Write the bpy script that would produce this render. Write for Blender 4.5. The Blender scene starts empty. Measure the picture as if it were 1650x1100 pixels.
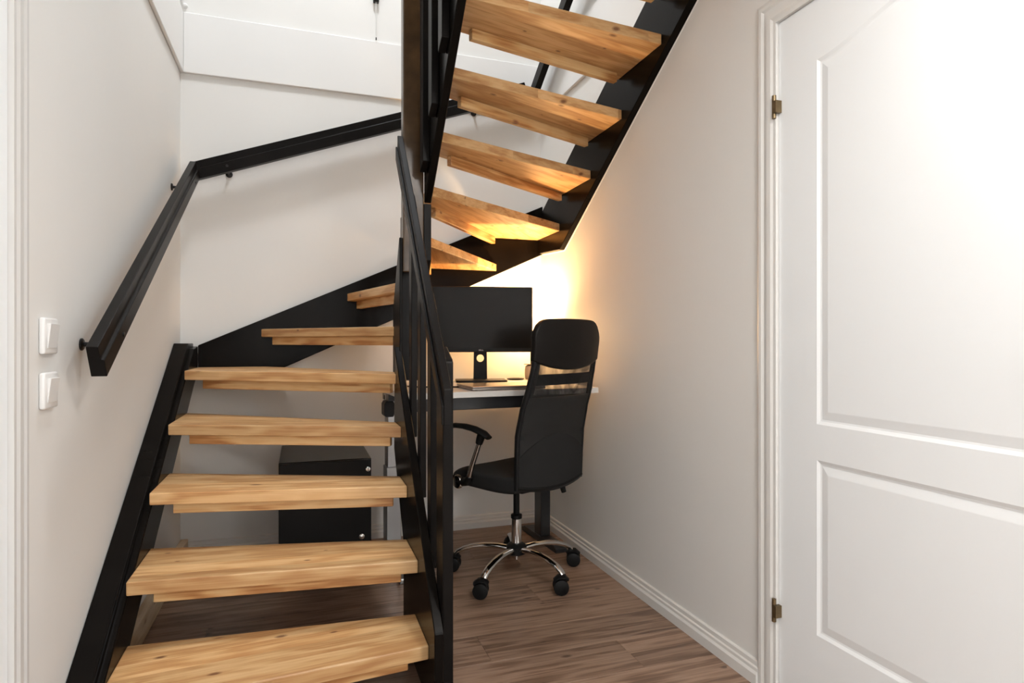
import bpy, bmesh, math, random
from mathutils import Matrix, Vector
random.seed(7)
scene = bpy.context.scene
col = scene.collection
R = math.radians

# ------------------------------------------------------------------ camera, light, exposure
cam_d = bpy.data.cameras.new('camera')
cam_d.sensor_width = 36.0
cam_d.lens = 996.0 / 1650.0 * 36.0
cam_d.clip_start = 0.02
cam = bpy.data.objects.new('camera', cam_d)
col.objects.link(cam)
cam.location = (0, 0, 1.08)
cam.rotation_euler = (R(90), 0, -math.atan(341 / 996))
scene.camera = cam

w = bpy.data.worlds.new('world')
scene.world = w
w.use_nodes = True
w.node_tree.nodes['Background'].inputs['Color'].default_value = (0.9, 0.95, 1.0, 1)
w.node_tree.nodes['Background'].inputs['Strength'].default_value = 0.35

vs = scene.view_settings
vs.view_transform = 'Standard'
vs.look = 'None'
vs.exposure = 0.14
vs.gamma = 1.0
vs.use_curve_mapping = False

HALL_W, STAIR_W, DESK_W, WINDOW_W = 17.5, 57.0, 8.5, 172.0       # lamp powers
HALL_C, STAIR_C, DESK_C, WINDOW_C = (1.0, 0.975, 0.94), (0.93, 0.965, 1.0), (1.0, 0.61, 0.27), (0.95, 0.97, 1.0)

# ------------------------------------------------------------------ helpers
MW = {}                                           # object name -> its world matrix


class MB:
    """collects shapes in one bmesh"""
    def __init__(self):
        self.bm = bmesh.new()

    def poly_prism(self, pts_a, pts_b):
        a = [self.bm.verts.new(p) for p in pts_a]
        b = [self.bm.verts.new(p) for p in pts_b]
        n = len(a)
        self.bm.faces.new(a[::-1])
        self.bm.faces.new(b)
        for i in range(n):
            self.bm.faces.new((a[i], a[(i + 1) % n], b[(i + 1) % n], b[i]))
        return self

    def box(self, x0, x1, y0, y1, z0, z1):
        q = [(x0, y0), (x1, y0), (x1, y1), (x0, y1)]
        return self.poly_prism([(x, y, z0) for x, y in q], [(x, y, z1) for x, y in q])

    def prism_x(self, yz, x0, x1):
        return self.poly_prism([(x0, y, z) for y, z in yz], [(x1, y, z) for y, z in yz])

    def prism_y(self, xz, y0, y1):
        return self.poly_prism([(x, y0, z) for x, z in xz], [(x, y1, z) for x, z in xz])

    def prism_z(self, xy, z0, z1):
        return self.poly_prism([(x, y, z0) for x, y in xy], [(x, y, z1) for x, y in xy])

    def sweep(self, start, end, out, prof):
        """extrude profile (n along out, h along the up perpendicular) from start to end"""
        s, e, o = Vector(start), Vector(end), Vector(out).normalized()
        d = (e - s).normalized()
        up = d.cross(o)
        if up.z < 0:
            up = -up
        return self.poly_prism([s + o * n + up * h for n, h in prof], [e + o * n + up * h for n, h in prof])

    def lathe(self, prof, c=(0, 0, 0), n=20, axis='z'):
        rings = []
        for r, h in prof:
            ring = []
            for i in range(n):
                a = 2 * math.pi * i / n
                p = (r * math.cos(a), r * math.sin(a), h)
                if axis == 'x':
                    p = (h, r * math.cos(a), r * math.sin(a))
                elif axis == 'y':
                    p = (r * math.sin(a), h, r * math.cos(a))
                ring.append(self.bm.verts.new((p[0] + c[0], p[1] + c[1], p[2] + c[2])))
            rings.append(ring)
        for a, b in zip(rings, rings[1:]):
            for i in range(n):
                self.bm.faces.new((a[i], a[(i + 1) % n], b[(i + 1) % n], b[i]))
        self.bm.faces.new(rings[0][::-1])
        self.bm.faces.new(rings[-1])
        return self

    def tube(self, pts, rad, n=10, flat=1.0, side=None):
        """swept ellipse through pts; rad is a number or a list; flat scales it along the second axis"""
        pts = [Vector(p) for p in pts]
        rings = []
        for i, p in enumerate(pts):
            d = (pts[min(i + 1, len(pts) - 1)] - pts[max(i - 1, 0)]).normalized()
            ref = Vector(side) if side else (Vector((0, 0, 1)) if abs(d.z) < 0.9 else Vector((1, 0, 0)))
            u = d.cross(ref).normalized()
            v = u.cross(d).normalized()
            r = rad[i] if isinstance(rad, (list, tuple)) else rad
            rings.append([self.bm.verts.new(p + u * r * math.cos(2 * math.pi * k / n) + v * r * flat * math.sin(2 * math.pi * k / n)) for k in range(n)])
        for a, b in zip(rings, rings[1:]):
            for i in range(n):
                self.bm.faces.new((a[i], a[(i + 1) % n], b[(i + 1) % n], b[i]))
        self.bm.faces.new(rings[0][::-1])
        self.bm.faces.new(rings[-1])
        return self

    def grid(self, f, nu, nv, thick):
        """a curved slab: f(u, v) -> (point, normal)"""
        F, B = [], []
        for i in range(nu + 1):
            fr, br = [], []
            for j in range(nv + 1):
                p, nn = f(i / nu, j / nv)
                fr.append(self.bm.verts.new(Vector(p) + Vector(nn) * thick / 2))
                br.append(self.bm.verts.new(Vector(p) - Vector(nn) * thick / 2))
            F.append(fr)
            B.append(br)
        for i in range(nu):
            for j in range(nv):
                self.bm.faces.new((F[i][j], F[i + 1][j], F[i + 1][j + 1], F[i][j + 1]))
                self.bm.faces.new((B[i][j], B[i][j + 1], B[i + 1][j + 1], B[i + 1][j]))
        for i in range(nu):
            self.bm.faces.new((F[i][0], B[i][0], B[i + 1][0], F[i + 1][0]))
            self.bm.faces.new((F[i][nv], F[i + 1][nv], B[i + 1][nv], B[i][nv]))
        for j in range(nv):
            self.bm.faces.new((F[0][j], F[0][j + 1], B[0][j + 1], B[0][j]))
            self.bm.faces.new((F[nu][j], B[nu][j], B[nu][j + 1], F[nu][j + 1]))
        return self

    def bevel(self, w_, seg=2, ang=30):
        bmesh.ops.recalc_face_normals(self.bm, faces=self.bm.faces)
        es = [e for e in self.bm.edges if len(e.link_faces) == 2 and e.calc_face_angle(0) > R(ang)]
        bmesh.ops.bevel(self.bm, geom=es, offset=w_, segments=seg, affect='EDGES', profile=0.5, clamp_overlap=True)
        return self


def put(name, mb, mat, parent=None, base=None, rotz=0.0, smooth=False, origin=None):
    """one mesh object; the shapes are given in the frame `base` (default: the world)"""
    bm = mb.bm
    bmesh.ops.recalc_face_normals(bm, faces=bm.faces)
    if base is not None:
        bm.transform(base)
    if origin is None:
        vs_ = [v.co for v in bm.verts]
        lo = Vector([min(v[i] for v in vs_) for i in range(3)])
        hi = Vector([max(v[i] for v in vs_) for i in range(3)])
        origin = ((lo.x + hi.x) / 2, (lo.y + hi.y) / 2, lo.z)
    M = Matrix.Translation(origin)
    if base is not None:
        M = M @ base.to_quaternion().to_matrix().to_4x4()
    if rotz:
        M = M @ Matrix.Rotation(rotz, 4, 'Z')
    bm.transform(M.inverted())
    me = bpy.data.meshes.new(name)
    bm.to_mesh(me)
    bm.free()
    if smooth:
        for p in me.polygons:
            p.use_smooth = True
        try:
            me.set_sharp_from_angle(angle=R(40))
        except Exception:
            pass
    me.materials.append(mat)
    o = bpy.data.objects.new(name, me)
    col.objects.link(o)
    if parent:
        o.parent = parent
        o.matrix_local = MW[parent.name].inverted() @ M
    else:
        o.matrix_local = M
    MW[o.name] = M
    return o


def thing(name, label, cat, loc=(0, 0, 0), rotz=0.0, group=None):
    o = bpy.data.objects.new(name, None)
    col.objects.link(o)
    o.empty_display_size = 0.1
    M = Matrix.Translation(loc) @ Matrix.Rotation(rotz, 4, 'Z')
    o.matrix_local = M
    MW[o.name] = M
    o['label'] = label
    o['category'] = cat
    if group:
        o['group'] = group
    return o


def tag(o, label, cat, group=None):
    o['label'] = label
    o['category'] = cat
    if group:
        o['group'] = group
    return o


def struct(o, label=None):
    o['kind'] = 'structure'
    if label:
        o['label'] = label
    return o


# ------------------------------------------------------------------ materials
def new_mat(name):
    m = bpy.data.materials.new(name)
    m.use_nodes = True
    nt = m.node_tree
    return m, nt, nt.nodes['Principled BSDF'], nt.links


def simple(name, c, rough=0.5, metal=0.0, bump=0.0, bscale=200.0, var=0.06, vscale=4.0, coat=0.0, spec=0.5):
    m, nt, b, L = new_mat(name)
    tc = nt.nodes.new('ShaderNodeTexCoord')
    n = nt.nodes.new('ShaderNodeTexNoise')
    n.inputs['Scale'].default_value = vscale
    n.inputs['Detail'].default_value = 4
    L.new(tc.outputs['Object'], n.inputs['Vector'])
    ra = nt.nodes.new('ShaderNodeValToRGB')
    ra.color_ramp.elements[0].position = 0.3
    ra.color_ramp.elements[1].position = 0.7
    ra.color_ramp.elements[0].color = tuple(x * (1 - var) for x in c) + (1,)
    ra.color_ramp.elements[1].color = tuple(min(1, x * (1 + var)) for x in c) + (1,)
    L.new(n.outputs['Fac'], ra.inputs['Fac'])
    L.new(ra.outputs['Color'], b.inputs['Base Color'])
    b.inputs['Roughness'].default_value = rough
    b.inputs['Metallic'].default_value = metal
    b.inputs['Specular IOR Level'].default_value = spec
    if coat:
        b.inputs['Coat Weight'].default_value = coat
        b.inputs['Coat Roughness'].default_value = 0.15
    if bump:
        n2 = nt.nodes.new('ShaderNodeTexNoise')
        n2.inputs['Scale'].default_value = bscale
        n2.inputs['Detail'].default_value = 3
        L.new(tc.outputs['Object'], n2.inputs['Vector'])
        bp = nt.nodes.new('ShaderNodeBump')
        bp.inputs['Strength'].default_value = bump
        bp.inputs['Distance'].default_value = 0.002
        L.new(n2.outputs['Fac'], bp.inputs['Height'])
        L.new(bp.outputs['Normal'], b.inputs['Normal'])
    return m


def wood(name, c_dark, c_mid, c_light, knot, stave=0.085, ring=26.0, rough=0.42, knots=0.55, bump=0.12, stretch=7.0, stave_var=0.2, wr=0.42):
    """boards with the grain along local x: glued staves, streaky growth rings, knots"""
    m, nt, b, L = new_mat(name)
    N = nt.nodes.new

    def math_(op, a=None, bb=None, cc=None):
        q = N('ShaderNodeMath')
        q.operation = op
        for i, x in enumerate((a, bb, cc)):
            if x is None:
                continue
            if isinstance(x, (int, float)):
                q.inputs[i].default_value = x
            else:
                L.new(x, q.inputs[i])
        return q.outputs[0]
    tc = N('ShaderNodeTexCoord')
    oi = N('ShaderNodeObjectInfo')
    off = N('ShaderNodeCombineXYZ')
    rr = math_('MULTIPLY', oi.outputs['Random'], 37.0)
    L.new(rr, off.inputs[0])
    L.new(math_('MULTIPLY', oi.outputs['Random'], 11.3), off.inputs[1])
    L.new(rr, off.inputs[2])
    sep = N('ShaderNodeSeparateXYZ')
    L.new(tc.outputs['Object'], sep.inputs[0])
    # stave index gives every glued strip its own tone and grain offset
    st = math_('FLOOR', math_('DIVIDE', math_('ADD', sep.outputs[1], math_('MULTIPLY', oi.outputs['Random'], 5.0)), stave))
    wn = N('ShaderNodeTexWhiteNoise')
    wn.noise_dimensions = '2D'
    cb = N('ShaderNodeCombineXYZ')
    L.new(st, cb.inputs[0])
    L.new(rr, cb.inputs[1])
    L.new(cb.outputs[0], wn.inputs['Vector'])
    add = N('ShaderNodeVectorMath')
    add.operation = 'ADD'
    L.new(tc.outputs['Object'], add.inputs[0])
    L.new(off.outputs[0], add.inputs[1])
    cb2 = N('ShaderNodeCombineXYZ')
    L.new(math_('MULTIPLY', wn.outputs['Value'], 9.0), cb2.inputs[0])
    L.new(math_('MULTIPLY', wn.outputs['Value'], 3.0), cb2.inputs[2])
    add2 = N('ShaderNodeVectorMath')
    add2.operation = 'ADD'
    L.new(add.outputs[0], add2.inputs[0])
    L.new(cb2.outputs[0], add2.inputs[1])
    # knots
    sp2 = N('ShaderNodeSeparateXYZ')
    L.new(add2.outputs[0], sp2.inputs[0])
    mpk = N('ShaderNodeCombineXYZ')
    L.new(math_('MULTIPLY', sp2.outputs[0], 6.5), mpk.inputs[0])
    L.new(math_('MULTIPLY', math_('ADD', sp2.outputs[1], sp2.outputs[2]), 13.0), mpk.inputs[1])
    vo = N('ShaderNodeTexVoronoi')
    vo.voronoi_dimensions = '2D'
    vo.inputs['Scale'].default_value = 1.0
    vo.inputs['Randomness'].default_value = 1.0
    L.new(mpk.outputs[0], vo.inputs['Vector'])
    sc = N('ShaderNodeSeparateColor')
    L.new(vo.outputs['Color'], sc.inputs[0])
    few = math_('GREATER_THAN', sc.outputs[0], 1 - knots)
    kr = N('ShaderNodeMapRange')
    kr.inputs['From Min'].default_value = 0.13
    kr.inputs['From Max'].default_value = 0.05
    L.new(vo.outputs['Distance'], kr.inputs['Value'])
    kn = N('ShaderNodeMapRange')
    kn.inputs['To Min'].default_value = 0.05
    kn.inputs['To Max'].default_value = 0.17
    L.new(sc.outputs[1], kn.inputs['Value'])
    L.new(kn.outputs[0], kr.inputs['From Min'])
    L.new(math_('MULTIPLY', kn.outputs[0], 0.35), kr.inputs['From Max'])
    kmask = math_('MULTIPLY', kr.outputs[0], few)
    # growth rings, bent round the knots
    mp = N('ShaderNodeMapping')
    mp.inputs['Scale'].default_value = (1.0, stretch, stretch)
    L.new(add2.outputs[0], mp.inputs['Vector'])
    nz = N('ShaderNodeTexNoise')
    nz.inputs['Scale'].default_value = 1.6
    nz.inputs['Detail'].default_value = 3
    L.new(mp.outputs[0], nz.inputs['Vector'])
    ph = math_('ADD', math_('MULTIPLY', nz.outputs['Fac'], ring), math_('MULTIPLY', vo.outputs['Distance'], 2.5))
    rings = math_('MULTIPLY_ADD', math_('SINE', ph), 0.5, 0.5)
    mp2 = N('ShaderNodeMapping')
    mp2.inputs['Scale'].default_value = (4.0, 160.0, 160.0)
    L.new(add2.outputs[0], mp2.inputs['Vector'])
    fine = N('ShaderNodeTexNoise')
    fine.inputs['Scale'].default_value = 1.0
    fine.inputs['Detail'].default_value = 3
    L.new(mp2.outputs[0], fine.inputs['Vector'])
    t = math_('ADD', math_('MULTIPLY', rings, wr), math_('MULTIPLY', fine.outputs['Fac'], 1.0 - wr))
    ra = N('ShaderNodeValToRGB')
    ra.color_ramp.elements[0].position = 0.27
    ra.color_ramp.elements[0].color = c_light + (1,)
    ra.color_ramp.elements[1].position = 0.74
    ra.color_ramp.elements[1].color = c_dark + (1,)
    e = ra.color_ramp.elements.new(0.5)
    e.color = c_mid + (1,)
    L.new(t, ra.inputs['Fac'])
    hs = N('ShaderNodeHueSaturation')
    L.new(ra.outputs[0], hs.inputs['Color'])
    L.new(math_('ADD', math_('MULTIPLY', wn.outputs['Value'], stave_var), 1 - stave_var / 2), hs.inputs['Value'])
    mx = N('ShaderNodeMix')
    mx.data_type = 'RGBA'
    L.new(math_('MULTIPLY', kmask, 0.85), mx.inputs[0])
    L.new(hs.outputs[0], mx.inputs[6])
    mx.inputs[7].default_value = knot + (1,)
    L.new(mx.outputs[2], b.inputs['Base Color'])
    b.inputs['Roughness'].default_value = rough
    bp = N('ShaderNodeBump')
    bp.inputs['Strength'].default_value = bump
    bp.inputs['Distance'].default_value = 0.001
    L.new(t, bp.inputs['Height'])
    L.new(bp.outputs['Normal'], b.inputs['Normal'])
    return m


M_WALL = simple('wall_paint', (0.755, 0.745, 0.72), 0.62, bump=0.06, bscale=260, var=0.015, vscale=1.3)
M_CEIL = simple('ceiling_paint', (0.82, 0.81, 0.79), 0.7, var=0.01)
M_TRIM = simple('white_trim_paint', (0.72, 0.71, 0.685), 0.38, var=0.012, vscale=2.0)
M_TRIM_SHADED = simple('shaded_trim_paint', (0.60, 0.59, 0.57), 0.45, var=0.012, vscale=2.0)  # trim paint with shade put in, tones down the brightly lit left casing
M_DOOR = simple('white_door_paint', (0.84, 0.86, 0.87), 0.36, bump=0.03, bscale=120, var=0.01, vscale=1.5)
M_PANEL = simple('white_cladding_paint', (0.78, 0.775, 0.76), 0.5, var=0.01, vscale=1.5)
M_PINE = wood('oiled_pine', (0.44, 0.215, 0.080), (0.57, 0.335, 0.145), (0.66, 0.42, 0.205), (0.14, 0.05, 0.022), stave=0.075, knots=0.30, stave_var=0.30, wr=0.34)
M_PINE2 = wood('pine_strip', (0.40, 0.17, 0.05), (0.62, 0.35, 0.14), (0.72, 0.48, 0.23), (0.20, 0.07, 0.03), stave=0.2, ring=22, knots=0.12, stretch=9)
M_RAW = wood('raw_pine', (0.46, 0.33, 0.19), (0.55, 0.42, 0.27), (0.62, 0.5, 0.35), (0.30, 0.18, 0.09), stave=0.5, knots=0.4)
M_FLOOR = wood('laminate_plank', (0.130, 0.074, 0.047), (0.235, 0.145, 0.096), (0.325, 0.215, 0.152), (0.085, 0.048, 0.034), stave=0.5, ring=20, rough=0.36, knots=0.07, bump=0.08, stretch=15, stave_var=0.30, wr=0.32)
M_JOINT = simple('floor_joint', (0.03, 0.022, 0.018), 0.8)
M_BLACK = simple('black_painted_wood', (0.0050, 0.0038, 0.0030), 0.24, bump=0.08, bscale=60, var=0.25, vscale=9, spec=0.07)
M_BLACK2 = simple('black_rail_paint', (0.0075, 0.0064, 0.0058), 0.34, bump=0.06, bscale=80, var=0.2, vscale=9, spec=0.09)
M_NEWEL = simple('post_with_painted_reflection', (0.065, 0.036, 0.015), 0.26, bump=0.12, bscale=45, var=0.35, vscale=14, spec=0.4)  # brown stands in for the treads reflected in the glossy black post
M_METALB = simple('black_metal', (0.012, 0.011, 0.011), 0.38, metal=0.3)
M_CHROME = simple('chrome', (0.72, 0.71, 0.70), 0.10, metal=1.0, var=0.02)
M_STEEL = simple('grey_powder_steel', (0.36, 0.37, 0.38), 0.30, metal=0.85, var=0.05)
M_DARKST = simple('dark_steel', (0.035, 0.036, 0.038), 0.28, metal=0.3)
M_PLASTIC = simple('black_plastic', (0.009, 0.009, 0.009), 0.40, spec=0.16)
M_LEATHER = simple('black_leatherette', (0.010, 0.0085, 0.0075), 0.42, bump=0.2, bscale=350, spec=0.16)
M_FABRIC = simple('black_fabric', (0.008, 0.008, 0.008), 0.9, bump=0.4, bscale=500)
M_SCREEN = simple('dark_screen', (0.010, 0.009, 0.008), 0.20, spec=0.10, var=0.02)
M_WHITE = simple('white_plastic', (0.78, 0.775, 0.76), 0.3, var=0.01)
M_DESK = simple('white_desktop_laminate', (0.72, 0.70, 0.66), 0.35, var=0.02)
M_ALU = simple('laptop_aluminium', (0.42, 0.38, 0.35), 0.3, metal=0.9, var=0.03)
M_BRONZE = simple('aged_bronze', (0.20, 0.145, 0.08), 0.38, metal=0.85, var=0.2, vscale=40)
M_CERAMIC = simple('beige_ceramic', (0.55, 0.42, 0.30), 0.5, var=0.05)
M_CAB = simple('black_cabinet_steel', (0.006, 0.006, 0.006), 0.30, spec=0.2)
M_CORD = simple('white_cord', (0.7, 0.7, 0.68), 0.6)
M_LOGO = simple('logo_grey', (0.55, 0.55, 0.55), 0.4)


def emitter(name, c, s):
    m, nt, b, L = new_mat(name)
    b.inputs['Emission Color'].default_value = c + (1,)
    b.inputs['Emission Strength'].default_value = s
    b.inputs['Base Color'].default_value = c + (1,)
    return m


def mesh_fabric(name, amin, amax):
    m, nt, b, L = new_mat(name)
    b.inputs['Base Color'].default_value = (0.010, 0.010, 0.010, 1)
    b.inputs['Roughness'].default_value = 0.7
    tc = nt.nodes.new('ShaderNodeTexCoord')
    n = nt.nodes.new('ShaderNodeTexNoise')
    n.inputs['Scale'].default_value = 9.0
    n.inputs['Distortion'].default_value = 1.5
    L.new(tc.outputs['Object'], n.inputs['Vector'])
    mr = nt.nodes.new('ShaderNodeMapRange')
    mr.inputs['From Min'].default_value = 0.3
    mr.inputs['From Max'].default_value = 0.7
    mr.inputs['To Min'].default_value = amin
    mr.inputs['To Max'].default_value = amax
    L.new(n.outputs['Fac'], mr.inputs['Value'])
    L.new(mr.outputs[0], b.inputs['Alpha'])
    return m


M_MESH = mesh_fabric('dense_mesh', 0.90, 0.97)
M_MESH2 = mesh_fabric('see_through_mesh', 0.25, 0.75)
M_LAMPGLOW = emitter('lamp_diffuser', (1.0, 0.93, 0.84), 3.0)
M_ADDED_GLOW = emitter('added_lamp_diffuser', (0.97, 0.98, 1.0), 3.0)
M_BULB = emitter('warm_bulb', (1.0, 0.62, 0.28), 14.0)

# ------------------------------------------------------------------ room shell
XL, XR, YB = -0.569, 1.370, 3.467
YF = -2.9                 # end of the hall behind the camera
ZC, ZU, ZT = 2.425, 2.70, 5.0
Y_WELL = 1.45             # the stairwell opening starts here

floor = put('floor', MB().box(XL - 0.1, XR + 0.1, YF - 0.1, YB + 0.1, -0.12, -0.010), M_JOINT)
struct(floor, 'grey brown oak laminate floor')
PW, PL = 0.196, 1.28
row = 0
y = 1.6 - PW * 20
shared = {}
while y < YB:
    y0, y1 = max(y, YF), min(y + PW, YB)
    if y1 - y0 > 0.01:
        x = XL - (row * 0.47) % PL
        while x < XR:
            x0, x1 = max(x, XL), min(x + PL, XR)
            if x1 - x0 > 0.01:
                key = (round(x1 - x0, 3), round(y1 - y0, 3))
                if key not in shared:
                    g = 0.0004
                    o = put('plank', MB().box(x0 + g, x1 - g, y0 + g, y1 - g, -0.010, 0.0).bevel(0.0007, 1), M_FLOOR, floor)
                    shared[key] = o.data
                else:
                    o = bpy.data.objects.new('plank', shared[key])
                    col.objects.link(o)
                    o.parent = floor
                    M = Matrix.Translation(((x0 + x1) / 2, (y0 + y1) / 2, -0.010))
                    o.matrix_local = MW['floor'].inverted() @ M
                    MW[o.name] = M
            x += PL
    y += PW
    row += 1

DR0, DR1, DRH = 0.56, 1.545, 2.085         # right door opening (frame outside)
DL0, DL1, DLH = 0.60, 1.515, 2.085         # left door opening
m = MB()
m.box(XR, XR + 0.1, DR1, YB + 0.1, -0.12, ZT).box(XR, XR + 0.1, DR0, DR1, DRH, ZT)
WY0, WY1, WZ0, WZ1 = -2.35, -1.45, 0.95, 1.95      # added window beside the hall, unseen behind the camera
m.box(XR, XR + 0.1, WY1, DR0, -0.12, ZT).box(XR, XR + 0.1, YF - 0.1, WY0, -0.12, ZT).box(XR, XR + 0.1, WY0, WY1, -0.12, WZ0).box(XR, XR + 0.1, WY0, WY1, WZ1, ZT)
struct(put('wall_right', m, M_WALL))
m = MB()
m.box(XL - 0.1, XL, DL1, YB + 0.1, -0.12, ZT).box(XL - 0.1, XL, YF - 0.1, DL0, -0.12, ZT).box(XL - 0.1, XL, DL0, DL1, DLH, ZT)
struct(put('wall_left', m, M_WALL))
struct(put('wall_back', MB().box(XL, XR, YB, YB + 0.1, -0.12, ZT), M_WALL))
struct(put('wall_front', MB().box(XL, XR, YF - 0.1, YF, -0.12, ZT), M_WALL))
m = MB()
m.box(XL, XR, YF, Y_WELL, ZC, ZU)
struct(put('ceiling', m, M_CEIL))
struct(put('ceiling_upper', MB().box(XL - 0.1, XR + 0.1, YF - 0.1, YB + 0.1, ZT, ZT + 0.1), M_CEIL))
# cladding that covers the edge of the upper floor, a little proud of the walls
TB = 0.016
struct(put('trim_1', MB().box(XL + TB, XR - TB, YB - TB, YB, ZC, 2.727).bevel(0.003, 1), M_PANEL), 'white cladding band high on the back wall')
struct(put('trim_2', MB().box(XL, XL + TB, Y_WELL, YB, ZC, 2.727).bevel(0.003, 1), M_PANEL), 'white cladding band high on the left wall')
struct(put('trim_3', MB().box(XR - TB, XR, Y_WELL, YB, ZC, 2.727).bevel(0.003, 1), M_PANEL), 'white cladding band high on the right wall')
# skirting with a moulded top
BB = [(0, 0), (0.020, 0), (0.020, 0.034), (0.014, 0.042), (0.014, 0.052), (0.009, 0.056), (0.009, 0.070), (0.005, 0.074), (0, 0.074)]
m = MB().poly_prism([(XR - n, 1.585, h) for n, h in BB], [(XR - n, YB, h) for n, h in BB])
struct(put('baseboard_right', m, M_TRIM))
m = MB().poly_prism([(XL + 0.04, YB - n, h) for n, h in BB], [(XR - 0.02, YB - n, h) for n, h in BB])
struct(put('baseboard_back', m, M_TRIM))
m = MB().box(XL, XL + 0.036, 1.62, YB - 0.001, 0.0, 0.09).bevel(0.004, 1)
o = struct(put('baseboard_left', m, M_RAW, rotz=R(90)), 'raw pine board along the left wall under the stairs')


def casing(name, wallx, s, y0, y1, h, label, mat):
    """moulded door casing on the wall x = wallx; s points into the room"""
    CW = 0.085
    prof = [(0, 0), (0.010, 0), (0.015, 0.012), (0.015, 0.022), (0.010, 0.030), (0.010, 0.044), (0.019, 0.050), (0.019, 0.066), (0.015, 0.074), (0.015, CW), (0, CW)]
    m_ = MB()
    # outer edge at y1 + , inner edge next to the leaf
    m_.poly_prism([(wallx + s * d, y1 - q, 0) for d, q in prof], [(wallx + s * d, y1 - q, h - q) for d, q in prof])
    m_.poly_prism([(wallx + s * d, y0 + q, 0) for d, q in prof], [(wallx + s * d, y0 + q, h - q) for d, q in prof])
    m_.poly_prism([(wallx + s * d, y0 + q, h - q) for d, q in prof], [(wallx + s * d, y1 - q, h - q) for d, q in prof])
    return struct(put(name, m_, mat), label)


casing('trim_4', XR, -1, 0.515, 1.590, 2.125, 'white moulded casing around the panelled door', M_TRIM)
casing('trim_5', XL, 1, 0.520, 1.612, 2.125, 'white moulded casing at the left edge', M_TRIM_SHADED)


def door_leaf(name, x_face, s, y0, y1, z0, z1, label):
    """panelled leaf; the face at x_face looks along s; panels have a moulded rebate"""
    bm = bmesh.new()
    th = 0.04
    st = 0.144
    a, b_ = y0 + st, y1 - st

    def rect_loop(p0, p1, q0, q1, arch):
        n = 24
        pts = [(p0, q0), (p1, q0)]
        for i in range(n + 1):
            t_ = i / n
            yy = p1 + (p0 - p1) * t_
            pts.append((yy, q1 + arch * 0.5 * (1 - math.cos(2 * math.pi * t_))))
        return pts
    panels = [(0.259, 0.749, 0.0), (0.849, 1.868, 0.055)]
    outer = [bm.verts.new((x_face, yy, zz)) for yy, zz in ((y0, z0), (y1, z0), (y1, z1), (y0, z1))]
    edges = [bm.edges.new((outer[i], outer[(i + 1) % 4])) for i in range(4)]
    for zb, zt, arch in panels:
        loops = []
        for ins, dep in ((0, 0), (0.009, 0.0045), (0.014, 0.0052), (0.036, 0.0012), (0.038, 0.001)):
            loops.append([bm.verts.new((x_face - s * dep, yy, zz)) for yy, zz in rect_loop(a + ins, b_ - ins, zb + ins, zt - ins, arch)])
        n = len(loops[0])
        for i in range(n):
            edges.append(bm.edges.new((loops[0][i], loops[0][(i + 1) % n])))
        for l0, l1 in zip(loops, loops[1:]):
            for i in range(n):
                bm.faces.new((l0[i], l0[(i + 1) % n], l1[(i + 1) % n], l1[i]))
        bm.faces.new(loops[-1])
    bmesh.ops.triangle_fill(bm, use_beauty=True, use_dissolve=False, edges=edges)
    back = [bm.verts.new((x_face - s * th, v.co.y, v.co.z)) for v in outer]
    bm.faces.new(back)
    for i in range(4):
        bm.faces.new((outer[i], outer[(i + 1) % 4], back[(i + 1) % 4], back[i]))
    mb = MB()
    mb.bm.free()
    mb.bm = bm
    return struct(put(name, mb, M_DOOR), label)


# jamb linings sit in the wall, the leaf closes almost flush
d1 = door_leaf('door_1', XR - 0.004, -1, 0.603, 1.503, 0.008, 2.038, 'white panelled door with an arched upper panel')
for zc in (1.786, 0.272):
    h = MB().lathe([(0.0065, -0.035), (0.0065, -0.021)], (XR - 0.020, 1.506, zc), 12)
    h.lathe([(0.0065, 0.017), (0.0065, 0.034)], (XR - 0.020, 1.506, zc), 12)
    hinge = put('hinge', h, M_BRONZE, d1, smooth=True)
    hinge['label'] = 'aged bronze hinge barrel'
    k = MB().lathe([(0.0062, -0.020), (0.0062, 0.016)], (XR - 0.020, 1.506, zc), 12)
    k.box(XR - 0.026, XR - 0.004, 1.492, 1.504, zc - 0.020, zc + 0.016)
    put('hinge_knuckle', k, M_BRONZE, hinge, smooth=True)
hd = MB().lathe([(0.026, 0), (0.026, 0.006), (0.010, 0.010), (0.009, 0.045)][::1], (0, 0, 0), 16, 'x')
hd.tube([(0.042, 0, 0), (0.046, 0.05, 0), (0.044, 0.12, -0.003)], 0.009, 10)
put('door_handle', hd, M_STEEL, d1, base=Matrix.Translation((XR - 0.004, 0.665, 1.02)) @ Matrix.Rotation(math.pi, 4, 'Z') @ Matrix.Scale(-1, 4, (0, 1, 0)), smooth=True)
d2 = door_leaf('door_2', XL + 0.004, 1, 0.610, 1.525, 0.008, 2.038, 'white panelled door in the left wall')

# added window, out of view, gives the stairs frontal light
wm = MB()
for a_, b_ in ((WY0, WY0 + 0.05), (WY1 - 0.05, WY1), ((WY0 + WY1) / 2 - 0.03, (WY0 + WY1) / 2 + 0.03)):
    wm.box(XR + 0.03, XR + 0.08, a_, b_, WZ0, WZ1)
wm.box(XR + 0.03, XR + 0.08, WY0, WY1, WZ0, WZ0 + 0.05).box(XR + 0.03, XR + 0.08, WY0, WY1, WZ1 - 0.05, WZ1)
win = struct(put('added_window', wm, M_TRIM), 'added white casement window beside the hall')
put('added_window_sill', MB().box(XR - 0.03, XR + 0.03, WY0 - 0.03, WY1 + 0.03, WZ0 - 0.025, WZ0).bevel(0.003, 1), M_TRIM, win)
ld = bpy.data.lights.new('window_daylight', 'AREA')
ld.shape = 'RECTANGLE'
ld.size, ld.size_y = 0.95, 0.85
ld.energy = WINDOW_W
ld.color = WINDOW_C
lo = bpy.data.objects.new('window_daylight', ld)
col.objects.link(lo)
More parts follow.
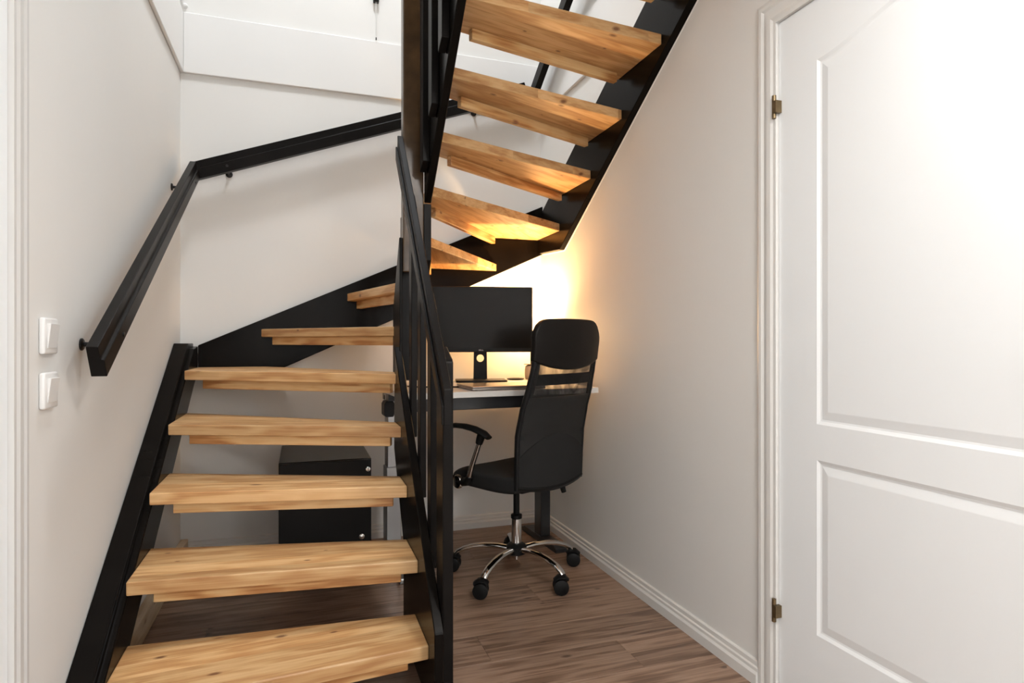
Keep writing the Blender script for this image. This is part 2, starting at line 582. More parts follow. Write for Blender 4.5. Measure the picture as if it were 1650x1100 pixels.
lo.location = (XR + 0.16, (WY0 + WY1) / 2, (WZ0 + WZ1) / 2)
lo.rotation_euler = (0, R(90), 0)

# ------------------------------------------------------------------ unseen ceiling lamps


def ceiling_lamp(name, loc, rad, mat, colr, watt, label):
    t = thing(name, label, 'lamp', loc)
    put('lamp_base', MB().lathe([(rad * 0.92, -0.03), (rad * 0.95, 0)], loc, 40), M_WHITE, t, smooth=True)
    put('lamp_diffuser', MB().lathe([(rad * 0.80, -0.075), (rad * 0.97, -0.062), (rad, -0.045), (rad * 0.98, -0.03)], loc, 40), mat, t, smooth=True)
    ld = bpy.data.lights.new(name + '_light', 'AREA')
    ld.shape = 'DISK'
    ld.size = rad * 1.6
    ld.energy = watt
    ld.color = colr
    lo = bpy.data.objects.new(name + '_light', ld)
    col.objects.link(lo)
    lo.parent = t
    lo.location = (0, 0, -0.085)
    return t


ceiling_lamp('ceiling_lamp', (0.85, 0.35, ZC), 0.13, M_LAMPGLOW, HALL_C, HALL_W, 'round flush white ceiling lamp in the hall')
ceiling_lamp('added_stairwell_lamp', (0.30, 2.35, ZT), 0.30, M_ADDED_GLOW, STAIR_C, STAIR_W, 'added large round white lamp above the stairwell')  # added lamp, never in view, brightens the upper walls

# ------------------------------------------------------------------ staircase
SX0, SX1 = -0.485, 0.360        # lower flight, between the stringers
UX0, UX1 = 0.505, 1.335         # upper flight
SYB = 3.430                     # face of the stringer on the back wall
stair = thing('staircase', 'black winder staircase with open pine treads turning up to the right', 'staircase', (0.0, 2.0, 0.0))

# tread: top height, outline in plan starting with the two ends of the nosing
TREADS = [
    (0.179, [(SX1, 1.812), (SX0, 1.731), (SX0, 2.102), (SX1, 2.041)]),
    (0.372, [(SX1, 1.989), (SX0, 2.085), (SX0, 2.404), (SX1, 2.219)]),
    (0.565, [(SX1, 2.203), (SX0, 2.382), (SX0, 2.724), (SX1, 2.377)]),
    (0.758, [(SX1, 2.344), (SX0, 2.698), (SX0, 3.115), (SX1, 2.486)]),
    (0.951, [(SX1, 2.480), (SX0, 3.054), (SX0, SYB), (-0.160, SYB), (0.376, 2.640), (0.376, 2.505), (SX1, 2.505)]),
    (1.144, [(0.377, 2.655), (-0.191, SYB), (0.300, SYB), (0.400, 2.80)]),
    (1.337, [(0.395, 2.73), (0.238, SYB), (0.700, SYB), (0.470, 2.82)]),
    (1.530, [(0.470, 2.80), (0.640, SYB), (1.079, SYB), (0.505, 2.600)]),
    (1.722, [(UX0, 2.745), (1.020, SYB), (UX1, SYB), (UX1, 3.100), (UX0, 2.515)]),
    (1.911, [(UX0, 2.570), (UX1, 3.107), (UX1, 2.718), (UX0, 2.395)]),
    (2.097, [(UX0, 2.410), (UX1, 2.757), (UX1, 2.411), (UX0, 2.228)]),
    (2.281, [(UX0, 2.245), (UX1, 2.445), (UX1, 2.095), (UX0, 2.020)]),
    (2.467, [(UX0, 2.060), (UX1, 2.120), (UX1, 1.790), (UX0, 1.790)]),
    (2.655, [(UX0, 1.830), (UX1, 1.830), (UX1, 1.470), (UX0, 1.470)]),
]
TH = 0.041
INSET = {0: (0.045, 0.055)}
for i, (z, poly) in enumerate(TREADS):
    a, b = Vector(poly[0] + (0,)), Vector(poly[1] + (0,))
    d = (b - a).normalized()
    ang = math.atan2(d.y, d.x)
    mb = MB().prism_z(poly, z - TH, z).bevel(0.0035, 2)
    cx = sum(p[0] for p in poly) / len(poly)
    cy = sum(p[1] for p in poly) / len(poly)
    tr = put('tread', mb, M_PINE, stair, rotz=ang, origin=(cx, cy, z - TH))
    # strip fixed under the tread, a little behind the nosing, clear of the stringers
    nrm = Vector((-d.y, d.x, 0))
    if nrm.dot(Vector((cx, cy, 0)) - a) < 0:
        nrm = -nrm
    sb = 0.040 if i < 7 else 0.030
    ra, rb = (0.052, 0.060)
    if i in (5, 6, 7):
        ra, rb = 0.03, 0.035
    if i in (4,):
        ra, rb = 0.045, 0.060
    if i == 8:
        ra, rb = 0.045, 0.01
    if i >= 9:
        ra, rb = 0.085, 0.055
    p0 = a + d * ra + nrm * sb
    p1 = b - d * rb + nrm * sb
    q0, q1 = p0 + nrm * 0.026, p1 + nrm * 0.026
    SH = 0.040
    sm = MB().poly_prism([(p.x, p.y, z - TH - SH) for p in (p0, p1, q1, q0)], [(p.x, p.y, z - TH) for p in (p0, p1, q1, q0)]).bevel(0.002, 1)
    put('tread_strip', sm, M_PINE2, tr, rotz=ang)

# stringers
m = MB().prism_x([(1.60, 0.0), (1.60, 0.020), (3.31, 1.045), (3.43, 1.056), (3.43, 0.925), (3.307, 0.862), (1.857, 0.0)], -0.530, SX0).bevel(0.003, 1)
s1 = put('stringer', m, M_BLACK, stair)
m = MB().prism_x([(1.60, 0.030), (1.60, 0.050), (3.285, 1.071), (3.429, 1.071), (3.429, 1.046), (3.30, 1.035)], XL + 0.001, -0.505).bevel(0.004, 2)
put('stringer_cap', m, M_BLACK, s1)
m = MB().prism_y([(-0.484, 1.061), (XR - 0.002, 1.885), (XR - 0.002, 1.600), (-0.065, 0.951), (-0.15, 0.915), (-0.484, 0.915), (-0.484, 1.040)], SYB, YB - 0.002).bevel(0.003, 1)
put('stringer', m, M_BLACK, stair)
m = MB().prism_x([(3.43, 1.600), (3.104, 1.580), (1.47, 2.590), (1.47, 2.880), (3.43, 1.800)], UX1, XR - 0.002).bevel(0.003, 1)
put('stringer', m, M_BLACK, stair)
m = MB().prism_x([(2.52, 1.06), (1.73, 0.249), (1.73, 0.0), (2.29, 0.0), (2.29, 0.34), (2.53, 0.645)], SX1, 0.388).bevel(0.003, 1)
put('stringer', m, M_BLACK, stair)
m = MB().prism_x([(2.49, 1.640), (1.47, 2.609), (1.47, 2.95), (2.49, 1.985)], 0.475, UX0).bevel(0.003, 1)
put('stringer', m, M_BLACK, stair)

cbm = MB().tube([(XR - 0.003, 3.429, 1.5985), (XR - 0.003, 3.104, 1.5785), (XR - 0.003, 1.475, 2.5855)], 0.0035, 6)
put('caulk_bead', cbm, M_WHITE, stair)
cbm = MB().tube([(0.55, YB - 0.003, 1.2265), (1.368, YB - 0.003, 1.5975)], 0.0035, 6)
put('caulk_bead', cbm, M_WHITE, stair)

# newel at the turn with the two cheek boards that hold the narrow ends of the winders
nw = put('newel_post', MB().box(0.391, 0.474, 2.490, 2.548, 1.36, 3.55).bevel(0.004, 2), M_NEWEL, stair)
m = MB().prism_x([(2.505, 1.500), (2.515, 1.500), (2.690, 1.215), (2.690, 0.905), (2.50, 0.905)], 0.378, 0.3905).bevel(0.002, 1)
put('newel_cheek', m, M_BLACK2, nw)
m = MB().prism_x([(2.491, 1.640), (2.82, 1.640), (2.82, 1.36), (2.53, 1.36), (2.491, 1.41)], 0.4745, UX0).bevel(0.002, 1)
put('newel_cheek', m, M_BLACK2, nw)
m = MB().prism_x([(2.5485, 1.47), (2.60, 1.40), (2.74, 1.20), (2.74, 0.92), (2.5485, 0.92)], 0.391, 0.474).bevel(0.002, 1)
put('newel_core', MB().box(0.430, 0.474, 2.5485, 2.82, 1.36, 1.64), M_BLACK2, nw)
put('newel_core', m, M_BLACK2, nw)
# newel at the foot of the lower flight
m = MB().prism_x([(1.752, 0.0), (1.842, 0.0), (1.842, 1.055), (1.834, 1.066), (1.760, 1.030), (1.752, 1.020)], 0.389, 0.420).bevel(0.003, 1)
put('newel_post', m, M_BLACK2, stair)


def rail_top(y):        # lower balustrade
    return 0.950 + (y - 1.638) * (1.905 - 0.950) / (2.49 - 1.638)


def str_top(y):
    return 0.249 + (y - 1.73) * (1.06 - 0.249) / (2.52 - 1.73)


for yf in (1.935, 2.112, 2.290):
    zb = str_top(yf) - 0.10
    m = MB().prism_x([(yf, zb), (yf + 0.052, zb + 0.03), (yf + 0.052, rail_top(yf + 0.052) - 0.100), (yf, rail_top(yf) - 0.100)], 0.3895, 0.411).bevel(0.002, 1)
    put('baluster', m, M_BLACK2, stair)
yz = [(1.638, 0.852), (1.638, 0.950), (2.490, 1.905), (2.490, 1.805)]
m = MB()
m.prism_x(yz, 0.367, 0.389)
# raised strip on the lower half of the side leaves the step that runs along the rail
m.prism_x([(1.638, 0.852), (1.638, 0.905), (2.490, 1.860), (2.490, 1.805)], 0.360, 0.3675)
m.bevel(0.0025, 2)
put('handrail', m, M_BLACK2, stair)


def up_bot(y):          # underside of the inner upper stringer
    return 1.640 + (2.49 - y) * 0.95


for yf in (2.035, 2.205, 2.375, 1.865, 1.695, 1.525):
    zb = up_bot(yf) + 0.03
    m = MB().prism_x([(yf, zb), (yf + 0.060, zb - 0.03), (yf + 0.060, up_bot(yf + 0.06) + 1.20), (yf, up_bot(yf) + 1.20)], 0.448, 0.4745).bevel(0.002, 1)
    put('baluster', m, M_BLACK2, stair)
m = MB().prism_x([(2.49, up_bot(2.49) + 1.12), (2.49, up_bot(2.49) + 1.22), (1.47, up_bot(1.47) + 1.22), (1.47, up_bot(1.47) + 1.12)], 0.4750, 0.503).bevel(0.003, 1)
put('handrail', m, M_BLACK2, stair)

# ------------------------------------------------------------------ wall handrail
wr = thing('wall_handrail', 'black wooden handrail running along the walls above the stairs', 'handrail', (-0.48, 1.82, 0.99))
PROF = [(0, 0), (0.036, 0), (0.036, 0.047), (0.033, 0.050), (0.029, 0.050), (0.027, 0.053), (0.027, 0.088), (0, 0.088)]
ct = math.cos(R(30))
s0 = Vector((-0.505, 1.838, 0.990))
e0 = Vector((-0.505, 3.372, 0.990 + (3.372 - 1.838) * 0.577))
put('rail_section', MB().sweep(s0, e0, (1, 0, 0), PROF).bevel(0.004, 2), M_BLACK2, wr)
zs = 1.952 - 0.094
sl = 0.361
s1_ = Vector((-0.476, 3.402, zs + (-0.476 + 0.527) * sl))
e1 = Vector((1.262, 3.402, zs + (1.262 + 0.527) * sl))
put('rail_section', MB().sweep(s1_, e1, (0, -1, 0), PROF).bevel(0.004, 2), M_BLACK2, wr)
s2 = Vector((1.305, 3.345, 2.500))
e2 = Vector((1.305, 1.600, 2.500 + 1.745 * 0.62))
put('rail_section', MB().sweep(s2, e2, (-1, 0, 0), PROF).bevel(0.004, 2), M_BLACK2, wr)


def bracket(p, out):
    """round wall plate with an arm that carries the rail, and the screw head on the room side"""
    out = Vector(out)
    ax = 'x' if abs(out.x) > 0.5 else 'y'
    s = out.x if ax == 'x' else out.y
    prof = [(0.017, 0.0), (0.017, 0.004), (0.013, 0.007)]
    mm = MB().lathe([(r, s * h) for r, h in prof], p, 16, ax)
    P = Vector(p)
    mm.tube([P, P + out * 0.040, P + out * 0.062 + Vector((0, 0, 0.004)), P + out * 0.085 + Vector((0, 0, 0.020))], 0.0065, 8)
    br = put('bracket', mm, M_METALB, wr, smooth=True)
    return br


bracket((XL, 1.985, 1.072), (1, 0, 0))
bracket((XL, 3.240, 1.800), (1, 0, 0))
bracket((-0.345, YB, 1.935), (0, -1, 0))
bracket((0.95, YB, 2.402), (0, -1, 0))
bracket((XR, 3.10, 2.640), (-1, 0, 0))
bracket((XR, 2.10, 3.260), (-1, 0, 0))


def screw(p, ax, s):
    put('screw', MB().lathe([(0.0065, 0.0), (0.0065, s * 0.003), (0.003, s * 0.004)], p, 10, ax), M_METALB, wr)


for yy in (1.99, 3.26):
    screw((-0.469, yy, 0.990 + (yy - 1.838) * 0.577 + 0.022), 'x', 1)
for xx in (-0.345, 0.95):
    screw((xx, 3.366, zs + (xx + 0.527) * sl + 0.030), 'y', -1)

# ------------------------------------------------------------------ light switches


def light_switch(zc, label):
    t = thing('light_switch', label, 'switch', (XL, 1.735, zc), 0, 'rocker switches by the handrail')
    put('switch_frame', MB().box(XL, XL + 0.013, 1.693, 1.778, zc - 0.0425, zc + 0.0425).bevel(0.005, 3), M_WHITE, t, smooth=True)
    put('rocker', MB().prism_y([(XL + 0.013, zc - 0.029), (XL + 0.0145, zc - 0.029), (XL + 0.021, zc + 0.029), (XL + 0.013, zc + 0.029)], 1.707, 1.764).bevel(0.001, 1), M_WHITE, t)
    return t


light_switch(1.093, 'upper of the two white rocker switches on the left wall')
light_switch(0.965, 'lower of the two white rocker switches on the left wall')

# ------------------------------------------------------------------ desk
DZ = 0.865
desk = thing('desk', 'white topped desk with grey steel legs under the stairs', 'desk', (0.40, 2.545, 0.0), R(4.0))
BD = MW['desk']
DW, DD = 0.925, 0.80
put('desktop', MB().box(0, DW, 0, DD, DZ - 0.026, DZ).bevel(0.002, 1), M_DESK, desk, base=BD)
put('cross_rail', MB().box(0.05, DW - 0.05, 0.045, 0.085, DZ - 0.082, DZ - 0.026).bevel(0.002, 1), M_DARKST, desk, base=BD)
put('cross_rail', MB().box(0.05, DW - 0.05, DD - 0.15, DD - 0.11, DZ - 0.082, DZ - 0.026).bevel(0.002, 1), M_DARKST, desk, base=BD)
for xx, wd, yf, mt in ((0.065, 0.030, 0.21, M_STEEL), (DW - 0.040, 0.022, 0.30, M_DARKST)):
    lg = put('leg', MB().box(xx - wd, xx + wd, 0.49, 0.56, 0.45, DZ - 0.026).bevel(0.003, 1), mt, desk, base=BD)
    put('lower_column', MB().box(xx - wd - 0.006, xx + wd + 0.006, 0.483, 0.567, 0.032, 0.47).bevel(0.003, 1), mt, lg, base=BD)
    put('top_bracket', MB().box(xx - 0.02, xx + 0.02, 0.09, DD - 0.16, DZ - 0.056, DZ - 0.026).bevel(0.002, 1), mt, lg, base=BD)
    put('foot', MB().prism_x([(yf, 0.0), (yf, 0.022), (yf + 0.03, 0.034), (DD - 0.10, 0.034), (DD - 0.07, 0.022), (DD - 0.07, 0.0)], xx - 0.033, xx + 0.033).bevel(0.003, 1), mt, desk, base=BD)
put('crank_box', MB().prism_y([(-0.020, DZ - 0.118), (-0.012, DZ - 0.128), (0.020, DZ - 0.128), (0.028, DZ - 0.118), (0.028, DZ - 0.070), (0.020, DZ - 0.056), (-0.012, DZ - 0.056), (-0.020, DZ - 0.070)], 0.29, 0.36).bevel(0.002, 1), M_PLASTIC, desk, base=BD)
put('crank_mount', MB().box(0.0, 0.03, 0.30, 0.35, DZ - 0.057, DZ - 0.026), M_DARKST, desk, base=BD)

# ------------------------------------------------------------------ things on the desk
MN = (0.915, 3.185)
mon = thing('monitor', 'black flat monitor switched off on the desk', 'monitor', (MN[0], MN[1], DZ), R(-12))
BM = MW['monitor']          # local: x right, -y towards the viewer, z up from the desktop
mw, mh, mb0 = 0.278, 0.350, 0.158
panel = put('panel', MB().box(-mw, mw, -0.012, 0.030, mb0, mb0 + mh).bevel(0.004, 2), M_PLASTIC, mon, base=BM)
put('screen', MB().box(-mw + 0.010, mw - 0.010, -0.0135, -0.011, mb0 + 0.022, mb0 + mh - 0.010), M_SCREEN, panel, base=BM)
put('back_housing', MB().prism_z([(-0.13, 0.030), (0.13, 0.030), (0.09, 0.062), (-0.09, 0.062)], mb0 + 0.06, mb0 + 0.30).bevel(0.006, 2), M_PLASTIC, panel, base=BM)
# maker's mark in the middle of the lower bezel, as raised letters
lg_ = MB()
LX, LZ, S_ = -0.0125, mb0 + 0.0075, 0.0068


def letter(segs, x):
    for (x0, z0, x1, z1) in segs:
        lg_.box(x + x0 * S_, x + x1 * S_, -0.0132, -0.0118, LZ + z0 * S_, LZ + z1 * S_)


letter([(0, 0, .22, 1), (0, 0, .65, .2), (0, .8, .65, 1), (.6, .15, .82, .85)], LX)
letter([(0, 0, .22, 1), (0, 0, .75, .18), (0, .41, .7, .59), (0, .82, .75, 1)], LX + 0.0068)
letter([(0, 0, .22, 1), (0, 0, .75, .2)], LX + 0.0133)
letter([(0, 0, .22, 1), (0, 0, .75, .2)], LX + 0.0195)
put('maker_mark', lg_, M_LOGO, panel, base=BM)
# stand: tapered neck with a round cable hole, flat base plate
bm = bmesh.new()
oz0, oz1 = 0.012, mb0 + 0.10
n = 24
hole_c, hr = (0.0, mb0 - 0.034), 0.0205
for yy in (0.050, 0.068):
    out = [bm.verts.new((x_, yy, z_)) for x_, z_ in ((-0.037, oz0), (0.037, oz0), (0.034, oz1), (-0.034, oz1))]
    inn = [bm.verts.new((hole_c[0] + hr * math.cos(2 * math.pi * k / n), yy, hole_c[1] + hr * math.sin(2 * math.pi * k / n))) for k in range(n)]
    es = [bm.edges.new((out[k], out[(k + 1) % 4])) for k in range(4)] + [bm.edges.new((inn[k], inn[(k + 1) % n])) for k in range(n)]
    bmesh.ops.triangle_fill(bm, use_beauty=True, use_dissolve=False, edges=es)
    if yy == 0.050:
        o1, i1 = out, inn
for k in range(4):
    bm.faces.new((o1[k], o1[(k + 1) % 4], out[(k + 1) % 4], out[k]))
for k in range(n):
    bm.faces.new((i1[k], inn[k], inn[(k + 1) % n], i1[(k + 1) % n]))
mb = MB()
mb.bm.free()
mb.bm = bm
put('stand_neck', mb, M_PLASTIC, mon, base=BM)
put('stand_base', MB().prism_z([(-0.115, -0.085), (0.125, -0.085), (0.135, -0.07), (0.135, 0.085), (-0.135, 0.085), (-0.135, -0.065)], 0.0, 0.012).bevel(0.003, 2), M_PLASTIC, mon, base=BM)

lap = thing('laptop', 'closed grey laptop lying in front of the monitor', 'laptop', (0.875, 2.72, DZ), R(3))
BL = MW['laptop']
lb = put('laptop_body', MB().box(-0.175, 0.175, -0.12, 0.12, 0.002, 0.011).bevel(0.003, 2), M_ALU, lap, base=BL)
put('laptop_lid', MB().box(-0.175, 0.175, -0.12, 0.12, 0.0115, 0.0185).bevel(0.003, 2), M_ALU, lap, base=BL)
for sx in (-0.15, 0.15):
    for sy in (-0.1, 0.1):
        put('rubber_foot', MB().lathe([(0.007, 0.0), (0.007, 0.002)], (sx, sy, 0), 10), M_PLASTIC, lb, base=BL)
cb = MB().tube([(0.700, 2.80, DZ + 0.0036), (0.660, 2.82, DZ + 0.0036), (0.610, 2.83, DZ + 0.0036), (0.52, 2.86, DZ + 0.0036), (0.46, 2.95, DZ + 0.0036), (0.45, 3.10, DZ + 0.0036)], 0.0033, 8)
tag(put('charging_cable', cb, M_PLASTIC, smooth=True), 'thin black cable lying on the desk left of the laptop', 'cable')
tr_ = MB().lathe([(0.030, 0.0), (0.047, 0.003), (0.050, 0.008), (0.046, 0.008), (0.040, 0.0045), (0.004, 0.004)], (1.145, 3.285, DZ), 28)
tag(put('coaster', tr_, M_PLASTIC, smooth=True), 'small round dark dish on the desk right of the monitor stand', 'dish')

LP = (1.245, 3.290)
lamp = thing('desk_lamp', 'small lit lamp with a beige base in the desk corner', 'lamp', (LP[0], LP[1], DZ))
BLp = MW['desk_lamp']
put('lamp_base', MB().lathe([(0.034, 0.0), (0.038, 0.006), (0.040, 0.030), (0.040, 0.055), (0.036, 0.076), (0.020, 0.084)], (0, 0, 0), 28), M_CERAMIC, lamp, base=BLp, smooth=True)
put('lamp_collar', MB().lathe([(0.045, 0.0845), (0.045, 0.0875)], (0, 0, 0), 28), M_BRONZE, lamp, base=BLp, smooth=True)
put('lamp_stem', MB().lathe([(0.008, 0.0875), (0.008, 0.165)], (0, 0, 0), 14), M_BRONZE, lamp, base=BLp, smooth=True)
put('bulb', MB().lathe([(0.010, 0.165), (0.017, 0.185), (0.026, 0.205), (0.028, 0.222), (0.024, 0.240), (0.012, 0.250), (0.003, 0.252)], (0, 0, 0), 20), M_BULB, lamp, base=BLp, smooth=True)
ld = bpy.data.lights.new('desk_lamp_light', 'POINT')
ld.energy = DESK_W
ld.color = DESK_C
ld.shadow_soft_size = 0.03
lo = bpy.data.objects.new('desk_lamp_light', ld)
col.objects.link(lo)
lo.parent = lamp
lo.location = (0, 0, 0.265)
sd = bpy.data.lights.new('desk_lamp_fill_spot', 'SPOT')  # added spot over the bulb, brightens the treads above
sd.energy = 56.0
sd.color = DESK_C
sd.spot_size = R(150)
sd.spot_blend = 1.0
sd.shadow_soft_size = 0.03
so = bpy.data.objects.new('desk_lamp_fill_spot', sd)
col.objects.link(so)
so.parent = lamp
so.location = (0, 0, 0.270)
so.rotation_euler = (math.pi, 0, 0)

# ------------------------------------------------------------------ cabinet under the stairs
cab = thing('drawer_cabinet', 'low black cabinet standing under the stairs', 'cabinet', (0.105, 3.03, 0.0))
cx0, cx1, cy0, cy1, ch = -0.088, 0.300, 2.800, 3.300, 0.560
put('cabinet_body', MB().box(cx0, cx1, cy0 + 0.018, cy1, 0.03, ch).bevel(0.003, 1), M_CAB, cab)
put('cabinet_plinth', MB().box(cx0 + 0.01, cx1 - 0.01, cy0 + 0.04, cy1 - 0.02, 0.0, 0.03), M_CAB, cab)
dr = put('cabinet_door', MB().box(cx0 + 0.002, cx1 - 0.002, cy0, cy0 + 0.017, 0.036, ch - 0.003).bevel(0.002, 1), M_CAB, cab)
put('door_handle', MB().lathe([(0.004, 0.0), (0.004, -0.010), (0.011, -0.014), (0.012, -0.022), (0.006, -0.026)], (cx1 - 0.045, cy0, 0.225), 16, 'y'), M_CHROME, dr, smooth=True)
put('lock_plate', MB().lathe([(0.010, 0.0), (0.010, -0.003), (0.005, -0.004)], (cx1 - 0.016, cy0, 0.515), 16, 'y'), M_CHROME, dr, smooth=True)

# ------------------------------------------------------------------ office chair
ch_ = thing('office_chair', 'black high back office chair with mesh back and chrome base', 'chair', (0.947, 2.702, 0.0), R(25.5))
B = MW['office_chair']
for k, adeg in enumerate((-138, -66, 6, 78, 150)):
    a = R(adeg - 25.5)
    ca, sa = math.cos(a), math.sin(a)
    pts, rad = [], []
    for rr_, zz, wd in ((0.035, 0.124, 0.020), (0.09, 0.130, 0.0195), (0.15, 0.130, 0.019), (0.205, 0.122, 0.0185), (0.250, 0.108, 0.0175), (0.280, 0.092, 0.016), (0.291, 0.080, 0.0145)):
        pts.append((rr_ * ca, rr_ * sa, zz))
        rad.append(wd)
    leg = put('base_leg', MB().tube(pts, rad, 14, 0.62), M_CHROME, ch_, base=B, smooth=True)
    c0 = Vector((0.292 * ca, 0.292 * sa, 0.0))
    tw = a + R((25, -40, 60, 20, 95)[k])
    BC = B @ Matrix.Translation(c0) @ Matrix.Rotation(tw, 4, 'Z') @ Matrix.Scale(1.32, 4)
    cs = MB()
    for sx in (-0.0145, 0.0145):
        cs.lathe([(0.018, -0.0095), (0.0245, -0.007), (0.0255, 0.0), (0.0245, 0.007), (0.018, 0.0095)], (sx, -0.008, 0.0255), 20, 'x')
    cs.lathe([(0.014, -0.022), (0.014, 0.022)], (0, -0.008, 0.030), 14, 'x')
    cs.lathe([(0.009, 0.030), (0.011, 0.050), (0.009, 0.062)], (0, 0, 0), 12)
    # hood over the twin wheels
    cs.tube([(0, -0.030, 0.044), (0, -0.014, 0.055), (0, 0.004, 0.055), (0, 0.016, 0.046)], [0.015, 0.021, 0.021, 0.014], 10, 0.35)
    put('caster', cs, M_PLASTIC, leg, base=BC, smooth=True)
hub = MB().lathe([(0.030, 0.095), (0.046, 0.104), (0.048, 0.135), (0.036, 0.147), (0.026, 0.150)], (0, 0, 0), 24)
put('hub', hub, M_PLASTIC, ch_, base=B, smooth=True)
put('lift_sleeve', MB().lathe([(0.014, 0.075), (0.014, 0.095), (0.0235, 0.150), (0.0235, 0.262), (0.021, 0.264)], (0, 0, 0), 24), M_CHROME, ch_, base=B, smooth=True)
put('gas_lift', MB().lathe([(0.0260, 0.264), (0.0260, 0.280), (0.0145, 0.284), (0.0145, 0.42)], (0, 0, 0), 20), M_PLASTIC, ch_, base=B, smooth=True)
put('tilt_mechanism', MB().box(-0.085, 0.085, -0.12, 0.10, 0.405, 0.440).bevel(0.012, 3), M_PLASTIC, ch_, base=B, smooth=True)
lev = MB().tube([(0.08, -0.03, 0.412), (0.15, -0.06, 0.405), (0.185, -0.10, 0.400)], 0.005, 8)
lv = put('lever', lev, M_METALB, ch_, base=B, smooth=True)
put('lever_knob', MB().tube([(0.180, -0.112, 0.412), (0.186, -0.118, 0.400), (0.192, -0.124, 0.372)], [0.011, 0.014, 0.012], 12), M_PLASTIC, lv, base=B, smooth=True)


def seat_f(u, v):
    x_ = (u - 0.5) * 2
    y_ = (v - 0.5) * 2
    sq = 1 - 0.10 * (abs(x_) ** 4) * abs(y_) ** 2
    xx_ = 0.235 * x_ * (1 - 0.10 * abs(y_) ** 4)
    yy_ = 0.225 * y_ * (1 - 0.10 * abs(x_) ** 4)
    zz_ = 0.475 - 0.030 * (abs(x_) ** 4 * 0.6 + max(0, y_) ** 4) + 0.012 * abs(x_) ** 2 + 0.02 * max(0, -y_) ** 3 * 0.3
    return (xx_, yy_, zz_), (0, 0, 1)


put('seat', MB().grid(seat_f, 16, 16, 0.070).bevel(0.014, 3, 60), M_FABRIC, ch_, base=B, smooth=True)


def back_y(z):
    pts = [(0.40, -0.232), (0.56, -0.236), (0.68, -0.242), (0.78, -0.264), (0.88, -0.297), (0.98, -0.322), (1.08, -0.333), (1.18, -0.330)]
    for (z0, y0), (z1, y1) in zip(pts, pts[1:]):
        if z <= z1:
            t_ = max(0, (z - z0) / (z1 - z0))
            t_ = t_ * t_ * (3 - 2 * t_) * 0.4 + t_ * 0.6
            return y0 + (y1 - y0) * t_
    return pts[-1][1]


def back_w(z):
    pts = [(0.44, 0.205), (0.70, 0.210), (0.85, 0.204), (0.97, 0.193), (1.05, 0.193), (1.12, 0.198), (1.18, 0.198)]
    for (z0, y0), (z1, y1) in zip(pts, pts[1:]):
        if z <= z1:
            return y0 + (y1 - y0) * max(0, (z - z0) / (z1 - z0))
    return pts[-1][1]


def back_pt(x_, z, dy=0.0):
    """point on the back's curved sheet; x_ in -1..1"""
    w_ = back_w(z)
    return (w_ * x_, back_y(z) + 0.026 * x_ * x_ + dy, z)


Z0, ZM, ZTOP = 0.452, 0.985, 1.172


def bot_z(x_):
    return Z0 - 0.010 + 0.022 * (abs(x_) ** 2) - 0.006


# frame: two side tubes, top and bottom members and the lumbar bar, one welded part
fr = MB()
for sx in (-1, 1):
    fr.tube([back_pt(sx, bot_z(1) + (1.06 - bot_z(1)) * k / 16) for k in range(17)], 0.0125, 10, 0.8)
fr.tube([back_pt(-1 + 2 * k / 16, bot_z(-1 + 2 * k / 16) + 0.012) for k in range(17)], 0.015, 10, 0.8)
put('back_frame', fr, M_PLASTIC, ch_, base=B, smooth=True)


def band(za, zb, thick, dy, x0=-1.0, x1=1.0, nu=20, nv=8):
    def f(u, v):
        x_ = x0 + (x1 - x0) * u
        z_ = za(x_) + (zb(x_) - za(x_)) * v
        return back_pt(x_, z_, dy), (0.0, 1.0, 0.0)
    return MB().grid(f, nu, nv, thick)


put('mesh_back', band(lambda x: bot_z(x) + 0.01, lambda x: 0.846, 0.003, -0.006, -0.99, 0.99, 24, 16), M_MESH, ch_, base=B, smooth=True)
put('mesh_window', band(lambda x: 0.8465, lambda x: ZM + 0.02, 0.003, -0.006, -0.99, 0.99, 24, 8), M_MESH2, ch_, base=B, smooth=True)
put('lower_panel', band(lambda x: bot_z(x), lambda x: bot_z(x) + 0.245 - 0.11 * x * x, 0.012, -0.004, -1.0, 1.0), M_FABRIC, ch_, base=B, smooth=True)
put('lumbar_bar', band(lambda x: 0.897, lambda x: 0.944, 0.014, 0.004), M_PLASTIC, ch_, base=B, smooth=True)
put('side_border', band(lambda x: 0.46, lambda x: 1.0, 0.010, -0.002, -1.03, -0.88, 4, 16), M_FABRIC, ch_, base=B, smooth=True)
put('side_border', band(lambda x: 0.46, lambda x: 1.0, 0.010, -0.002, 0.88, 1.03, 4, 16), M_FABRIC, ch_, base=B, smooth=True)


def head_f(u, v):
    x_ = (u - 0.5) * 2
    lo_ = 1.000 - 0.040 * (1 - x_ * x_)
    hi_ = ZTOP - 0.055 * abs(x_) ** 9 + 0.004 * (1 - x_ * x_)
    z_ = lo_ + (hi_ - lo_) * v
    p = back_pt(x_ * (1.07 if v < 0.9 else 1.05), z_, -0.004)
    puff = 0.018 * (1 - abs(x_) ** 4) * math.sin(math.pi * min(1, max(0, v))) ** 0.5
    return p, (0.0, 1.0 + puff * 30, 0.0)


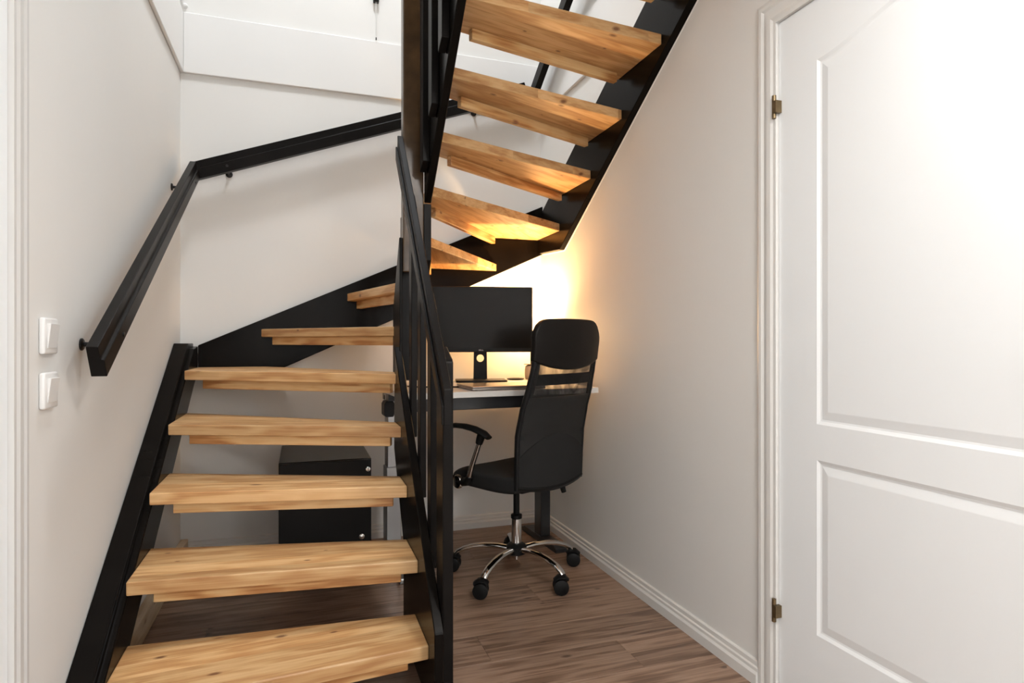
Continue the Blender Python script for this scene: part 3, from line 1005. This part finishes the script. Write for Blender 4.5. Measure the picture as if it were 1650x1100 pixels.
put('headrest', MB().grid(head_f, 24, 14, 0.026).bevel(0.008, 3, 60), M_LEATHER, ch_, base=B, smooth=True)
for sx in (-1, 1):
    ax = 0.268 * sx
    pad = MB().tube([(ax, 0.185, 0.672), (ax, 0.165, 0.692), (ax, 0.120, 0.706), (ax, 0.050, 0.708), (ax, -0.010, 0.703), (ax, -0.070, 0.690), (ax, -0.105, 0.674)],
                    [0.014, 0.019, 0.023, 0.025, 0.025, 0.024, 0.018], 14, 0.48)
    arm = put('armrest', pad, M_PLASTIC, ch_, base=B, smooth=True)
    put('arm_tube', MB().tube([(ax, -0.055, 0.672), (ax, -0.025, 0.605), (ax, 0.005, 0.540), (ax * 0.995, 0.025, 0.485)], 0.0115, 12), M_CHROME, arm, base=B, smooth=True)
    put('arm_socket', MB().tube([(ax, -0.062, 0.692), (ax, -0.050, 0.664), (ax, -0.042, 0.644)], [0.020, 0.018, 0.0155], 12), M_PLASTIC, arm, base=B, smooth=True)
    put('arm_support', MB().tube([(ax * 0.99, 0.020, 0.492), (ax * 0.99, 0.035, 0.468), (ax * 0.96, 0.085, 0.458), (ax * 0.93, 0.140, 0.462)], [0.015, 0.019, 0.021, 0.022], 12), M_PLASTIC, arm, base=B, smooth=True)
    xo = 0.262 * sx
    put('pivot_cap', MB().lathe([(0.018, -0.006 * sx), (0.030, 0.0), (0.030, 0.012 * sx), (0.027, 0.016 * sx), (0.020, 0.014 * sx)], (xo, 0.098, 0.458), 22, 'x'), M_CHROME, arm, base=B, smooth=True)

# ------------------------------------------------------------------ small things high on the walls
pb = thing('pull_switch', 'small black box with a hanging white pull cord high on the wall', 'switch', (0.393, YB, 2.940))
put('switch_box', MB().box(0.378, 0.408, YB - 0.03, YB, 2.940, 3.010).bevel(0.004, 2), M_PLASTIC, pb)
put('pull_cord', MB().tube([(0.390, YB - 0.022, 2.941), (0.391, YB - 0.022, 2.82), (0.392, YB - 0.022, 2.742)], 0.0013, 6), M_CORD, pb)
put('pull_cord', MB().tube([(0.396, YB - 0.022, 2.941), (0.395, YB - 0.022, 2.82), (0.3935, YB - 0.022, 2.742)], 0.0013, 6), M_CORD, pb)
put('cord_end', MB().lathe([(0.0018, 2.730), (0.0034, 2.733), (0.0026, 2.745)], (0.3928, YB - 0.022, 0), 8), M_PLASTIC, pb)
wc = MB()
wc.lathe([(0.012, 0), (0.012, -0.010), (0.009, -0.016), (0.004, -0.018)], (XL + 0.022, YB, 2.762), 18, 'y')
cl = thing('cable_clip', 'small white cable clip in the corner above the cladding band', 'clip', (XL + 0.03, YB, 2.75))
put('clip_body', wc, M_WHITE, cl, smooth=True)
put('cable_end', MB().tube([(XL + 0.006, YB - 0.008, 2.90), (XL + 0.008, YB - 0.010, 2.82), (XL + 0.020, YB - 0.014, 2.79)], 0.004, 8), M_CORD, cl, smooth=True)
